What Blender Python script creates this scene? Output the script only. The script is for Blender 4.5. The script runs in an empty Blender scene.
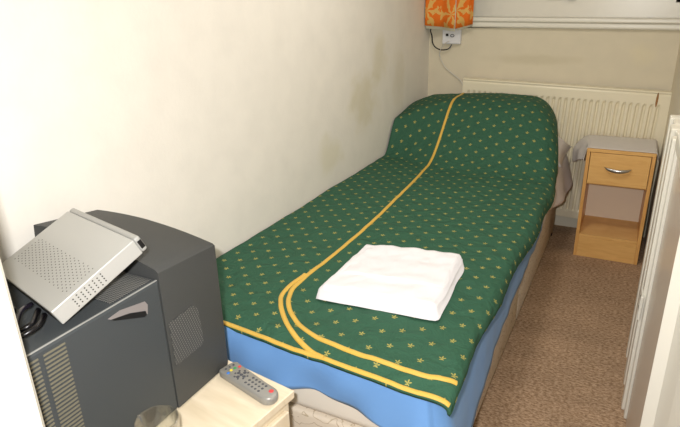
import bpy, bmesh, math, random
from mathutils import Vector, Matrix, noise
from mathutils.bvhtree import BVHTree
random.seed(7)
S = bpy.context.scene
COL = S.collection
PI = math.pi

# ------------------------------------------------------------------ helpers
def lin(c):
    return tuple(((x/255)/12.92 if x/255 <= .04045 else ((x/255+.055)/1.055)**2.4) for x in c) + (1,)

def mat(name, rgb, rough=.6, metal=0, spec=.5, bump=0, bscale=200, var=0, vscale=5, coat=0, trans=0, ior=1.45, emis=0, detail=3, sheen=0):
    m = bpy.data.materials.new(name); m.use_nodes = True
    nt = m.node_tree; b = nt.nodes['Principled BSDF']
    b.inputs['Base Color'].default_value = lin(rgb)
    b.inputs['Roughness'].default_value = rough
    b.inputs['Metallic'].default_value = metal
    b.inputs['Specular IOR Level'].default_value = spec
    b.inputs['Coat Weight'].default_value = coat
    b.inputs['Transmission Weight'].default_value = trans
    b.inputs['IOR'].default_value = ior
    b.inputs['Sheen Weight'].default_value = sheen
    tc = nt.nodes.new('ShaderNodeTexCoord')
    if bump:
        n = nt.nodes.new('ShaderNodeTexNoise'); n.inputs['Scale'].default_value = bscale; n.inputs['Detail'].default_value = detail
        nt.links.new(tc.outputs['Object'], n.inputs['Vector'])
        bp = nt.nodes.new('ShaderNodeBump'); bp.inputs['Strength'].default_value = bump; bp.inputs['Distance'].default_value = .002
        nt.links.new(n.outputs['Fac'], bp.inputs['Height']); nt.links.new(bp.outputs['Normal'], b.inputs['Normal'])
    if var:
        n = nt.nodes.new('ShaderNodeTexNoise'); n.inputs['Scale'].default_value = vscale; n.inputs['Detail'].default_value = 5
        nt.links.new(tc.outputs['Object'], n.inputs['Vector'])
        r = nt.nodes.new('ShaderNodeValToRGB')
        r.color_ramp.elements[0].position = .3; r.color_ramp.elements[1].position = .7
        r.color_ramp.elements[0].color = lin(tuple(max(0, x*(1-var)) for x in rgb))
        r.color_ramp.elements[1].color = lin(tuple(min(255, x*(1+var)) for x in rgb))
        nt.links.new(n.outputs['Fac'], r.inputs['Fac']); nt.links.new(r.outputs['Color'], b.inputs['Base Color'])
    return m

def N(nt, t, **kw):
    n = nt.nodes.new(t)
    for k, v in kw.items(): setattr(n, k, v)
    return n

def link_mesh(name, verts, faces, m=None, parent=None, smooth=False, uvs=None):
    me = bpy.data.meshes.new(name); me.from_pydata([tuple(v) for v in verts], [], faces); me.update()
    if uvs:
        l = me.uv_layers.new(name='UVMap')
        for p in me.polygons:
            for li in p.loop_indices: l.data[li].uv = uvs[me.loops[li].vertex_index]
    if smooth:
        for p in me.polygons: p.use_smooth = True
    o = bpy.data.objects.new(name, me); COL.objects.link(o)
    if m: me.materials.append(m)
    if parent: o.parent = parent
    return o

class MB:
    def __init__(s): s.v = []; s.f = []
    def add(s, vs, fs):
        k = len(s.v); s.v += [Vector(v) for v in vs]; s.f += [tuple(i+k for i in f) for f in fs]; return s
    def box(s, a, b, M=None, bev=0, seg=2):
        bm = bmesh.new()
        bmesh.ops.create_cube(bm, size=1)
        c = [(a[i]+b[i])/2 for i in range(3)]; d = [abs(b[i]-a[i]) for i in range(3)]
        for v in bm.verts: v.co = Vector([c[i]+v.co[i]*d[i] for i in range(3)])
        if bev: bmesh.ops.bevel(bm, geom=bm.edges[:], offset=min(bev, min(d)*.45), segments=seg, profile=.5, affect='EDGES')
        if M: bm.transform(M)
        bm.verts.index_update()
        s.add([v.co.copy() for v in bm.verts], [[v.index for v in f.verts] for f in bm.faces]); bm.free(); return s
    def tube(s, pts, r, n=10, closed=False):
        pts = [Vector(p) for p in pts]; m = len(pts); rings = []
        up = None
        for i, p in enumerate(pts):
            a = pts[max(0, i-1)] if not closed else pts[i-1]; b = pts[min(m-1, i+1)] if not closed else pts[(i+1) % m]
            t = (b-a).normalized()
            if up is None:
                up = t.orthogonal().normalized()
            up = (up - t*up.dot(t)).normalized(); w = t.cross(up)
            rr = r[i] if isinstance(r, (list, tuple)) else r
            rings.append([p + (up*math.cos(2*PI*k/n)+w*math.sin(2*PI*k/n))*rr for k in range(n)])
        vs = [q for g in rings for q in g]; fs = []
        for i in range(m if closed else m-1):
            for k in range(n):
                j = (i+1) % m
                fs.append((i*n+k, i*n+(k+1) % n, j*n+(k+1) % n, j*n+k))
        if not closed: fs += [tuple(range(n))[::-1], tuple((m-1)*n+k for k in range(n))]
        return s.add(vs, fs)
    def lathe(s, prof, c=(0, 0, 0), n=32, M=None):
        vs = []; fs = []
        for r, z in prof:
            for k in range(n): vs.append(Vector((c[0]+r*math.cos(2*PI*k/n), c[1]+r*math.sin(2*PI*k/n), c[2]+z)))
        for i in range(len(prof)-1):
            for k in range(n): fs.append((i*n+k, i*n+(k+1) % n, (i+1)*n+(k+1) % n, (i+1)*n+k))
        fs += [tuple(range(n))[::-1], tuple((len(prof)-1)*n+k for k in range(n))]
        if M: vs = [M @ v for v in vs]
        return s.add(vs, fs)
    def prism(s, poly, y0, y1, axis='y'):
        """poly in (x,z) extruded along y, or (x,y) along z"""
        n = len(poly)
        if axis == 'y': vs = [(p[0], y0, p[1]) for p in poly]+[(p[0], y1, p[1]) for p in poly]
        elif axis == 'z': vs = [(p[0], p[1], y0) for p in poly]+[(p[0], p[1], y1) for p in poly]
        else: vs = [(y0, p[0], p[1]) for p in poly]+[(y1, p[0], p[1]) for p in poly]
        fs = [tuple(range(n)), tuple(range(n, 2*n))[::-1]]+[(i, i+n, (i+1) % n+n, (i+1) % n) for i in range(n)]
        return s.add(vs, fs)
    def build(s, name, m=None, parent=None, smooth=False, auto=None):
        o = link_mesh(name, s.v, s.f, m, parent, smooth)
        bm = bmesh.new(); bm.from_mesh(o.data); bmesh.ops.recalc_face_normals(bm, faces=bm.faces[:]); bm.to_mesh(o.data); bm.free()
        if auto:
            for p in o.data.polygons: p.use_smooth = True
            e = o.modifiers.new('wn', 'EDGE_SPLIT'); e.split_angle = math.radians(auto)
        return o

def empty(name, loc, label, cat, group=None):
    o = bpy.data.objects.new(name, None); COL.objects.link(o); o.location = loc; o.empty_display_size = .05
    return tag(o, label, cat, group)
def tag(o, label, cat, group=None, kind=None):
    o['label'] = label; o['category'] = cat
    if group: o['group'] = group
    if kind: o['kind'] = kind
    return o
def struct(o):
    o['kind'] = 'structure'; return o
def shift(mb, d):
    mb.v = [v-Vector(d) for v in mb.v]; return mb
def catmull(pts, n=8):
    pts = [Vector(p) for p in pts]; out = []
    P = [2*pts[0]-pts[1]]+pts+[2*pts[-1]-pts[-2]]
    for i in range(1, len(P)-2):
        for k in range(n):
            t = k/n; a, b, c, d = P[i-1], P[i], P[i+1], P[i+2]
            out.append(.5*((2*b)+(-a+c)*t+(2*a-5*b+4*c-d)*t*t+(-a+3*b-3*c+d)*t**3))
    out.append(pts[-1]); return out
def interp(x, tab):
    if x <= tab[0][0]: return tab[0][1]
    for (a, u), (b, v) in zip(tab, tab[1:]):
        if x <= b:
            t = (x-a)/(b-a); return u+(v-u)*t
    return tab[-1][1]
def sst(t):
    t = max(0, min(1, t)); return t*t*(3-2*t)
def solidify(o, t, off=-1):
    m = o.modifiers.new('solid', 'SOLIDIFY'); m.thickness = t; m.offset = off; return o

# ------------------------------------------------------------------ camera
cy, cp, cr, fpx = .486, .365, -.027, 560.
F = Vector((-math.sin(cy)*math.cos(cp), math.cos(cy)*math.cos(cp), -math.sin(cp)))
R = F.cross(Vector((0, 0, 1))).normalized(); U = R.cross(F)
R2 = math.cos(cr)*R+math.sin(cr)*U; U2 = -math.sin(cr)*R+math.cos(cr)*U
cam = bpy.data.objects.new('camera', bpy.data.cameras.new('camera')); COL.objects.link(cam)
M4 = Matrix((R2, U2, -F)).transposed().to_4x4(); CAM = Vector((1.287, -3.8, 1.465)); M4.translation = CAM
cam.matrix_world = M4
cam.data.sensor_width = 36; cam.data.lens = fpx/680*36; cam.data.clip_start = .02; cam.data.clip_end = 50
S.camera = cam

# ------------------------------------------------------------------ materials
def wall_material(name, rgb, stains):
    m = mat(name, rgb, rough=.75, spec=.25, bump=.35, bscale=60, detail=6)
    nt = m.node_tree; b = nt.nodes['Principled BSDF']; tc = [n for n in nt.nodes if n.type == 'TEX_COORD'][0]
    col = N(nt, 'ShaderNodeRGB'); col.outputs[0].default_value = lin(rgb); prev = col.outputs[0]
    n1 = N(nt, 'ShaderNodeTexNoise'); n1.inputs['Scale'].default_value = 9; n1.inputs['Detail'].default_value = 6
    nt.links.new(tc.outputs['Object'], n1.inputs['Vector'])
    r0 = N(nt, 'ShaderNodeMapRange'); r0.inputs['From Min'].default_value = .4; r0.inputs['From Max'].default_value = .75; r0.inputs['To Max'].default_value = .13
    nt.links.new(n1.outputs['Fac'], r0.inputs['Value'])
    mx = N(nt, 'ShaderNodeMix', data_type='RGBA'); mx.inputs[7].default_value = lin(tuple(c*.8 for c in rgb))
    nt.links.new(r0.outputs[0], mx.inputs[0]); nt.links.new(prev, mx.inputs[6]); prev = mx.outputs[2]
    for (c, rad, amt, tone) in stains:      # individual dirty patches with a shape of their own
        sub = N(nt, 'ShaderNodeVectorMath', operation='SUBTRACT'); sub.inputs[1].default_value = c
        nt.links.new(tc.outputs['Object'], sub.inputs[0])
        dv = N(nt, 'ShaderNodeVectorMath', operation='DIVIDE'); dv.inputs[1].default_value = rad; nt.links.new(sub.outputs[0], dv.inputs[0])
        ln = N(nt, 'ShaderNodeVectorMath', operation='LENGTH'); nt.links.new(dv.outputs[0], ln.inputs[0])
        ad = N(nt, 'ShaderNodeMath', operation='MULTIPLY_ADD'); ad.inputs[1].default_value = 1.6; nt.links.new(n1.outputs['Fac'], ad.inputs[0]); nt.links.new(ln.outputs['Value'], ad.inputs[2])
        mr = N(nt, 'ShaderNodeMapRange', interpolation_type='SMOOTHSTEP'); mr.inputs['From Min'].default_value = 1.0; mr.inputs['From Max'].default_value = 1.85
        mr.inputs['To Min'].default_value = amt; mr.inputs['To Max'].default_value = 0
        nt.links.new(ad.outputs[0], mr.inputs['Value'])
        mx = N(nt, 'ShaderNodeMix', data_type='RGBA'); mx.inputs[7].default_value = lin(tone)
        nt.links.new(mr.outputs[0], mx.inputs[0]); nt.links.new(prev, mx.inputs[6]); prev = mx.outputs[2]
    nt.links.new(prev, b.inputs['Base Color'])
    return m
m_wall_l = wall_material('cream_paint_left', (236, 231, 221), [((0, -1.05, .95), (1, .22, .2), .5, (205, 195, 160)), ((0, -.85, 1.15), (1, .14, .18), .4, (205, 196, 160)), ((0, -1.45, .75), (1, .16, .12), .4, (212, 204, 170)), ((0, -.55, 1.0), (1, .12, .22), .3, (205, 195, 165))])
m_wall_b = wall_material('cream_paint_back', (222, 212, 188), [((.7, 0, 1.08), (.35, 1, .04), .4, (196, 184, 154)), ((1.3, 0, 1.12), (.09, 1, .1), .25, (232, 220, 180))])
m_wall_p = mat('plain_wall_paint', (232, 222, 200), .8, spec=.2)
m_gloss = mat('white_gloss_paint', (233, 229, 216), .28, spec=.5, bump=.15, bscale=30)
m_gloss2 = mat('ivory_gloss_paint', (222, 216, 196), .3, bump=.2, bscale=25)
m_ceil = mat('ceiling_white', (235, 232, 222), .9)
# carpet
m_carpet = mat('brown_fleck_carpet', (150, 124, 94), .95, spec=.05)
nt = m_carpet.node_tree; b = nt.nodes['Principled BSDF']; tc = [n for n in nt.nodes if n.type == 'TEX_COORD'][0]
n1 = N(nt, 'ShaderNodeTexNoise'); n1.inputs['Scale'].default_value = 120; n1.inputs['Detail'].default_value = 3; n1.inputs['Roughness'].default_value = .7
n2 = N(nt, 'ShaderNodeTexNoise'); n2.inputs['Scale'].default_value = 7; n2.inputs['Detail'].default_value = 4
mpc = N(nt, 'ShaderNodeMapping'); mpc.inputs['Scale'].default_value = (.55, 1, 1); nt.links.new(tc.outputs['Object'], mpc.inputs['Vector'])
for n in (n1, n2): nt.links.new(mpc.outputs[0], n.inputs['Vector'])
r1 = N(nt, 'ShaderNodeValToRGB'); e = r1.color_ramp.elements
e[0].position = .36; e[0].color = lin((136, 109, 85)); e[1].position = .64; e[1].color = lin((196, 168, 140))
e3 = r1.color_ramp.elements.new(.5); e3.color = lin((168, 140, 112))
nt.links.new(n1.outputs['Fac'], r1.inputs['Fac'])
r2 = N(nt, 'ShaderNodeMapRange'); r2.inputs['From Min'].default_value = .35; r2.inputs['From Max'].default_value = .7; r2.inputs['To Min'].default_value = .9; r2.inputs['To Max'].default_value = 1.08
nt.links.new(n2.outputs['Fac'], r2.inputs['Value'])
vm = N(nt, 'ShaderNodeVectorMath', operation='SCALE'); nt.links.new(r1.outputs['Color'], vm.inputs[0]); nt.links.new(r2.outputs[0], vm.inputs['Scale'])
nt.links.new(vm.outputs[0], b.inputs['Base Color'])
bb = N(nt, 'ShaderNodeBump'); bb.inputs['Strength'].default_value = .5; bb.inputs['Distance'].default_value = .004
nt.links.new(n1.outputs['Fac'], bb.inputs['Height']); nt.links.new(bb.outputs['Normal'], b.inputs['Normal'])

# green quilt cloth with woven gold sprigs on a staggered lattice (UV in metres)
m_quilt = mat('green_sprigged_cloth', (32, 96, 68), .75, spec=.15)
nt = m_quilt.node_tree; b = nt.nodes['Principled BSDF']
uv = N(nt, 'ShaderNodeUVMap'); uv.uv_map = 'UVMap'
A = Vector((.048, .032)); B = Vector((.002, .080)); det = A.x*B.y-A.y*B.x
def dot(src, v):
    d = N(nt, 'ShaderNodeVectorMath', operation='DOT_PRODUCT'); d.inputs[1].default_value = v; nt.links.new(src, d.inputs[0]); return d.outputs['Value']
p1 = dot(uv.outputs[0], (B.y/det, -B.x/det, 0)); p2 = dot(uv.outputs[0], (-A.y/det, A.x/det, 0))
def fr(x):
    r = N(nt, 'ShaderNodeMath', operation='ROUND'); nt.links.new(x, r.inputs[0])
    s = N(nt, 'ShaderNodeMath', operation='SUBTRACT'); nt.links.new(x, s.inputs[0]); nt.links.new(r.outputs[0], s.inputs[1]); return s.outputs[0]
f1, f2 = fr(p1), fr(p2)
cb = N(nt, 'ShaderNodeCombineXYZ'); nt.links.new(f1, cb.inputs[0]); nt.links.new(f2, cb.inputs[1])
lx = dot(cb.outputs[0], (A.x, B.x, 0)); ly = dot(cb.outputs[0], (A.y, B.y, 0))
loc = N(nt, 'ShaderNodeCombineXYZ'); nt.links.new(lx, loc.inputs[0]); nt.links.new(ly, loc.inputs[1])
mask = None
for (cx_, cy_, ang, a_, b_) in [(0, .0056, 90, .0048, .0020), (.0056, .0022, 25, .0044, .0018), (-.0056, .0022, 155, .0044, .0018), (.0032, -.0044, -40, .0034, .0015), (-.0032, -.0044, 220, .0034, .0015), (0, -.0025, 90, .005, .0011)]:
    sb = N(nt, 'ShaderNodeVectorMath', operation='SUBTRACT'); sb.inputs[1].default_value = (cx_, cy_, 0); nt.links.new(loc.outputs[0], sb.inputs[0])
    c_, s_ = math.cos(math.radians(ang)), math.sin(math.radians(ang))
    u_ = dot(sb.outputs[0], (c_/a_, s_/a_, 0)); v_ = dot(sb.outputs[0], (-s_/b_, c_/b_, 0))
    c2 = N(nt, 'ShaderNodeCombineXYZ'); nt.links.new(u_, c2.inputs[0]); nt.links.new(v_, c2.inputs[1])
    ln = N(nt, 'ShaderNodeVectorMath', operation='LENGTH'); nt.links.new(c2.outputs[0], ln.inputs[0])
    lt = N(nt, 'ShaderNodeMath', operation='LESS_THAN'); lt.inputs[1].default_value = 1; nt.links.new(ln.outputs['Value'], lt.inputs[0])
    if mask is None: mask = lt.outputs[0]
    else:
        mxx = N(nt, 'ShaderNodeMath', operation='MAXIMUM'); nt.links.new(mask, mxx.inputs[0]); nt.links.new(lt.outputs[0], mxx.inputs[1]); mask = mxx.outputs[0]
mx = N(nt, 'ShaderNodeMix', data_type='RGBA'); mx.inputs[6].default_value = lin((54, 92, 72)); mx.inputs[7].default_value = lin((170, 160, 88))
nt.links.new(mask, mx.inputs[0]); nt.links.new(mx.outputs[2], b.inputs['Base Color'])
nz = N(nt, 'ShaderNodeTexNoise'); nz.inputs['Scale'].default_value = 15; nz.inputs['Detail'].default_value = 4; nz.inputs['Distortion'].default_value = .5
nt.links.new(uv.outputs[0], nz.inputs['Vector'])
bb = N(nt, 'ShaderNodeBump'); bb.inputs['Strength'].default_value = .8; bb.inputs['Distance'].default_value = .022
nt.links.new(nz.outputs['Fac'], bb.inputs['Height']); nt.links.new(bb.outputs['Normal'], b.inputs['Normal'])
m_gold = mat('gold_satin_binding', (216, 176, 78), .45, bump=.4, bscale=500)
m_blue = mat('blue_sheet_cotton', (108, 154, 210), .7, spec=.25, bump=.5, bscale=14, sheen=.1)
m_white_sheet = mat('white_sheet_cotton', (222, 214, 212), .8, spec=.2, bump=.4, bscale=20)
m_towel = mat('white_terry', (234, 232, 235), .95, spec=.1, bump=.9, bscale=330, sheen=.2)
m_cloth = mat('white_table_cloth', (218, 212, 206), .85, spec=.15, bump=.4, bscale=60)

# divan ticking with outlined flowers
def divan_mat(name, base, line, amt, pat=True):
    m = mat(name, base, .8, spec=.2, bump=.4, bscale=250)
    if not pat: return m
    nt = m.node_tree; b = nt.nodes['Principled BSDF']; tc = [n for n in nt.nodes if n.type == 'TEX_COORD'][0]
    vo = N(nt, 'ShaderNodeTexVoronoi'); vo.inputs['Scale'].default_value = 8.5; vo.inputs['Randomness'].default_value = .35
    nzz = N(nt, 'ShaderNodeTexNoise'); nzz.inputs['Scale'].default_value = 22; nt.links.new(tc.outputs['Object'], nzz.inputs['Vector'])
    nt.links.new(tc.outputs['Object'], vo.inputs['Vector'])
    ad = N(nt, 'ShaderNodeMath', operation='MULTIPLY_ADD'); ad.inputs[1].default_value = .55; nt.links.new(nzz.outputs['Fac'], ad.inputs[0]); nt.links.new(vo.outputs['Distance'], ad.inputs[2])
    ml = N(nt, 'ShaderNodeMath', operation='MULTIPLY'); ml.inputs[1].default_value = 5; nt.links.new(ad.outputs[0], ml.inputs[0])
    fc = N(nt, 'ShaderNodeMath', operation='FRACT'); nt.links.new(ml.outputs[0], fc.inputs[0])
    lt = N(nt, 'ShaderNodeMath', operation='LESS_THAN'); lt.inputs[1].default_value = .13; nt.links.new(fc.outputs[0], lt.inputs[0])
    sc = N(nt, 'ShaderNodeMath', operation='MULTIPLY'); sc.inputs[1].default_value = amt; nt.links.new(lt.outputs[0], sc.inputs[0])
    mx = N(nt, 'ShaderNodeMix', data_type='RGBA'); mx.inputs[6].default_value = lin(base); mx.inputs[7].default_value = lin(line)
    nt.links.new(sc.outputs[0], mx.inputs[0]); nt.links.new(mx.outputs[2], b.inputs['Base Color'])
    return m
m_divan = divan_mat('divan_floral_ticking', (214, 202, 184), (160, 142, 112), .6)
m_matt = mat('mattress_ticking', (226, 220, 208), .85)

def wood(name, c1, c2, scale=3, stretch=(1, 1, 12), rough=.4):
    m = mat(name, c1, rough, spec=.4); nt = m.node_tree; b = nt.nodes['Principled BSDF']; tc = [n for n in nt.nodes if n.type == 'TEX_COORD'][0]
    mp = N(nt, 'ShaderNodeMapping'); mp.inputs['Scale'].default_value = stretch; nt.links.new(tc.outputs['Object'], mp.inputs['Vector'])
    n1 = N(nt, 'ShaderNodeTexNoise'); n1.inputs['Scale'].default_value = scale; n1.inputs['Detail'].default_value = 7; n1.inputs['Distortion'].default_value = .6
    nt.links.new(mp.outputs[0], n1.inputs['Vector'])
    r = N(nt, 'ShaderNodeValToRGB'); r.color_ramp.elements[0].position = .3; r.color_ramp.elements[1].position = .7
    r.color_ramp.elements[0].color = lin(c1); r.color_ramp.elements[1].color = lin(c2)
    nt.links.new(n1.outputs['Fac'], r.inputs['Fac']); nt.links.new(r.outputs['Color'], b.inputs['Base Color']); return m
m_beech = wood('beech_laminate', (222, 172, 102), (236, 190, 120), 4, (2, 2, 14))
m_beech_v = wood('beech_laminate_upright', (214, 160, 92), (228, 178, 108), 4, (14, 14, 2))
m_pale = wood('pale_maple_laminate', (214, 198, 168), (230, 216, 190), 3, (2, 14, 2), .35)
m_backp = mat('pale_back_panel', (244, 230, 208), .6)
m_chrome = mat('brushed_chrome', (190, 190, 190), .3, metal=1)
m_tv = mat('charcoal_plastic', (64, 68, 70), .5, spec=.4, bump=.3, bscale=900)
m_tv2 = mat('charcoal_plastic_rear', (68, 69, 68), .55, spec=.4, bump=.3, bscale=900)
m_tvslat = mat('slat_highlight', (112, 108, 92), .5)
m_dark = mat('black_plastic', (16, 16, 17), .4)
m_silver = mat('silver_painted_metal', (186, 186, 182), .36, metal=.35, spec=.5)
m_glassy_screen = mat('dark_screen_glass', (22, 25, 26), .08)
m_cable_b = mat('black_cable', (14, 13, 16), .3)
m_cable_w = mat('white_cable', (210, 206, 196), .5)
m_socket = mat('socket_plastic', (224, 224, 226), .4)
m_glass = mat('clear_glass', (255, 255, 250), .02, trans=1, ior=1.12, spec=1, coat=.6)
nt = m_glass.node_tree; nt.nodes.remove(nt.nodes['Principled BSDF']); out = [n for n in nt.nodes if n.type == 'OUTPUT_MATERIAL'][0]
tr_ = N(nt, 'ShaderNodeBsdfTransparent'); tr_.inputs[0].default_value = (.975, .98, .965, 1); gl_ = N(nt, 'ShaderNodeBsdfGlossy'); gl_.inputs['Roughness'].default_value = .02
fn = N(nt, 'ShaderNodeLayerWeight'); fn.inputs[0].default_value = .3; ms = N(nt, 'ShaderNodeMixShader')
nt.links.new(fn.outputs['Facing'], ms.inputs[0]); nt.links.new(tr_.outputs[0], ms.inputs[1]); nt.links.new(gl_.outputs[0], ms.inputs[2]); nt.links.new(ms.outputs[0], out.inputs['Surface'])
m_remote = mat('silver_remote_plastic', (150, 148, 142), .35, metal=.2)
m_rub = mat('grey_rubber_button', (74, 76, 82), .6)

# dotted vent material (small pierced holes)
def dotted(name, base, dark, sx, axes, frac=.32, rough=.5):
    m = mat(name, base, rough); nt = m.node_tree; b = nt.nodes['Principled BSDF']; tc = [n for n in nt.nodes if n.type == 'TEX_COORD'][0]
    u_ = dot_n(nt, tc.outputs['Object'], axes[0], 1/sx); v_ = dot_n(nt, tc.outputs['Object'], axes[1], 1/sx)
    c = N(nt, 'ShaderNodeCombineXYZ')
    for k, x in enumerate((u_, v_)):
        r = N(nt, 'ShaderNodeMath', operation='FRACT'); nt.links.new(x, r.inputs[0])
        s = N(nt, 'ShaderNodeMath', operation='SUBTRACT'); s.inputs[1].default_value = .5; nt.links.new(r.outputs[0], s.inputs[0]); nt.links.new(s.outputs[0], c.inputs[k])
    ln = N(nt, 'ShaderNodeVectorMath', operation='LENGTH'); nt.links.new(c.outputs[0], ln.inputs[0])
    lt = N(nt, 'ShaderNodeMath', operation='LESS_THAN'); lt.inputs[1].default_value = frac; nt.links.new(ln.outputs['Value'], lt.inputs[0])
    mx = N(nt, 'ShaderNodeMix', data_type='RGBA'); mx.inputs[6].default_value = lin(base); mx.inputs[7].default_value = lin(dark)
    nt.links.new(lt.outputs[0], mx.inputs[0]); nt.links.new(mx.outputs[2], b.inputs['Base Color']); return m
def dot_n(nt, src, ax, k):
    d = N(nt, 'ShaderNodeVectorMath', operation='DOT_PRODUCT'); d.inputs[1].default_value = [a*k for a in ax]; nt.links.new(src, d.inputs[0]); return d.outputs['Value']
m_mesh = dotted('pierced_grille_plastic', (60, 62, 62), (112, 110, 106), .0068, ((0, 1, .3), (0, -.3, 1)), .3)
m_topvent = dotted('ribbed_vent_plastic', (120, 120, 116), (44, 46, 48), .006, ((1, 0, 0), (0, 1, 0)), .42)

# ------------------------------------------------------------------ the room
XR = 1.475; CEIL = 2.45; YB = -4.7
struct(MB().box((-.1, YB-.1, -.1), (2.4, .3, 0)).build('floor', m_carpet))
struct(MB().box((-.1, YB-.1, CEIL), (2.4, .3, CEIL+.1)).build('ceiling', m_ceil))
struct(MB().box((-.1, YB-.1, 0), (0, .3, CEIL)).build('wall_left', m_wall_l))
# back wall: below the sill, with the recess for the window
wb = MB().box((0, 0, 0), (XR, .3, 1.27)).box((0, 0, 2.15), (XR, .3, CEIL)).box((0, 0, 1.27), (.05, .3, 2.15))
struct(wb.build('wall_back', m_wall_b))
struct(MB().box((XR, -2.78, 0), (XR+.9, .3, CEIL)).box((1.9, YB, 0), (2.4, -2.78, CEIL)).build('wall_right', m_wall_p))
struct(MB().box((0, YB-.1, 0), (1.9, YB, CEIL)).build('wall_front', m_wall_p))
struct(MB().box((.0005, -.02, 0), (XR, -.0005, .085), bev=.004).build('baseboard_back', m_gloss2))

# window: sill, frame rail, panes, latch
W = struct(MB().box((.05, .14, 1.305), (XR, .2, 1.455), bev=.004).box((.05, .13, 1.455), (XR, .17, 1.485), bev=.006).box((.05, .14, 2.09), (XR, .2, 2.15)).box((.05, .14, 1.4), (.10, .2, 2.1)).box((XR-.05, .14, 1.4), (XR, .2, 2.1)).box((.74, .145, 1.4), (.79, .195, 2.1)).build('window_1', m_gloss))
MB().box((.1, .165, 1.48), (XR-.05, .175, 2.1)).build('pane', mat('night_glass', (200, 205, 205), .03, trans=1, ior=1.5), W)
ws = MB().box((0, -.045, -.014), (1.19, .139, .012), bev=.008, seg=3).box((0, -.030, -.050), (1.19, 0, -.0125), bev=.012, seg=4)
o = ws.build('window_sill', m_gloss, W); o.location = (.285, 0, 1.326); o.rotation_euler = (0, math.radians(1.0), 0)
la = MB().box((.84, .105, 1.425), (.885, .139, 1.45), bev=.004).tube(catmull([(.86, .11, 1.448), (.80, .10, 1.45), (.72, .10, 1.45)], 4), .006, 8)
la.build('window_latch', m_socket, W)

# ------------------------------------------------------------------ built-in cupboard / door at the right, and the near jambs
# frame uprights lie in the plane just in front of the right wall
XD = 1.414
d1 = MB().box((XD+.016, -2.50, .01), (XD+.04, -1.875, 1.02), bev=.003)
D = struct(d1.build('door_1', mat('stone_gloss_paint', (214, 202, 188), .22, spec=.5, bump=.1, bscale=8)))
fr_ = MB()
for (ya, yb, x0) in [(-1.46, -1.40, .002), (-1.57, -1.465, .012), (-1.66, -1.575, .0), (-1.76, -1.665, .012), (-1.82, -1.765, -.002), (-1.87, -1.825, .008)]:
    fr_.box((XD+x0, ya, 0), (XR+.003, yb, 1.035), bev=.004)
fr_.box((XD+.004, -2.56, 1.0255), (XR+.003, -1.88, 1.07), bev=.004)
fr_.build('door_frame', m_gloss, D)
hg = MB().box((XD-.0055, -1.835, .40), (XD-.0021, -1.775, .49), bev=.001).box((XD-.008, -1.843, .40), (XD+.0015, -1.834, .49), bev=.002)
hg.build('hinge', mat('painted_hinge', (226, 222, 210), .35), D)
sc_ = MB()
for z in (.425, .465): sc_.box((XD-.0068, -1.82, z-.007), (XD-.0056, -1.79, z+.007))
sc_.build('screw_slot', m_dark, D)
jb = MB().prism([(XR+.3, -2.5), (XD+.002, -2.5), (XD+.026, -2.524), (XD+.040, -2.62), (XD+.075, -2.78), (XR+.3, -2.78)], 0, CEIL, 'z')
struct(jb.build('trim_1', m_gloss))
# left jamb close to the camera
jl = MB().prism([(0, -3.40), (.548, -3.40), (.556, -3.408), (.556, -3.52), (0, -3.52)], 0, CEIL, 'z')
struct(jl.build('trim_2', m_gloss))

# ------------------------------------------------------------------ radiator
RX0, RX1 = .25, 1.462; L = RX1-RX0
rad = empty('radiator', (RX0, -.05, .12), 'long cream ribbed panel radiator under the window with a rust streak at its right end', 'radiator')
rad.rotation_euler = (0, math.radians(1.7), 0)
m_rad = mat('radiator_enamel', (236, 227, 200), .35, bump=.1, bscale=30)
nt = m_rad.node_tree; b = nt.nodes['Principled BSDF']; tc = [n for n in nt.nodes if n.type == 'TEX_COORD'][0]
sb = N(nt, 'ShaderNodeVectorMath', operation='SUBTRACT'); sb.inputs[1].default_value = (1.135, -.05, .795); nt.links.new(tc.outputs['Object'], sb.inputs[0])
dv = N(nt, 'ShaderNodeVectorMath', operation='DIVIDE'); dv.inputs[1].default_value = (.006, 1, .042); nt.links.new(sb.outputs[0], dv.inputs[0])
ln = N(nt, 'ShaderNodeVectorMath', operation='LENGTH'); nt.links.new(dv.outputs[0], ln.inputs[0])
lt = N(nt, 'ShaderNodeMath', operation='LESS_THAN'); lt.inputs[1].default_value = 1; nt.links.new(ln.outputs['Value'], lt.inputs[0])
mx = N(nt, 'ShaderNodeMix', data_type='RGBA'); mx.inputs[6].default_value = lin((236, 227, 200)); mx.inputs[7].default_value = lin((150, 104, 50))
nt.links.new(lt.outputs[0], mx.inputs[0]); nt.links.new(mx.outputs[2], b.inputs['Base Color'])
H0 = .83; per = .0357; vs = []; cols = []
x = 0
xs = [0, .028]
ys = [0, 0]
k = .03
while k+per < L-.02:
    for dx, dy in ((0, 0), (.008, .008), (.015, .008), (.022, 0)): xs.append(k+dx); ys.append(dy*1.5)
    k += per
xs.append(L); ys.append(0)
zs = [0, .045, .062, .40, H0-.078, H0-.06, H0-.012, H0]
V = []; Fc = []
for j, z in enumerate(zs):
    for x_, y_ in zip(xs, ys):
        rec = y_ if 2 <= j <= 4 else 0
        V.append((x_, -.05+rec+(.006 if j in (0, 7) else 0), z))
n_ = len(xs)
for j in range(len(zs)-1):
    for i in range(n_-1): Fc.append((j*n_+i, j*n_+i+1, (j+1)*n_+i+1, (j+1)*n_+i))
o = link_mesh('front_panel', V, Fc, m_rad, rad); solidify(o, .0015, 1)
MB().box((0, -.012, .0), (L, -.006, H0)).build('rear_panel', m_rad, rad)
MB().box((-.004, -.053, H0+.001), (L+.002, .008, H0+.012), bev=.004).build('top_cover', m_rad, rad)
for xx in (0, L-.004):
    MB().box((xx-.001, -.05, .01), (xx+.003, .004, H0)).build('side_panel', m_rad, rad)
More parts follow.
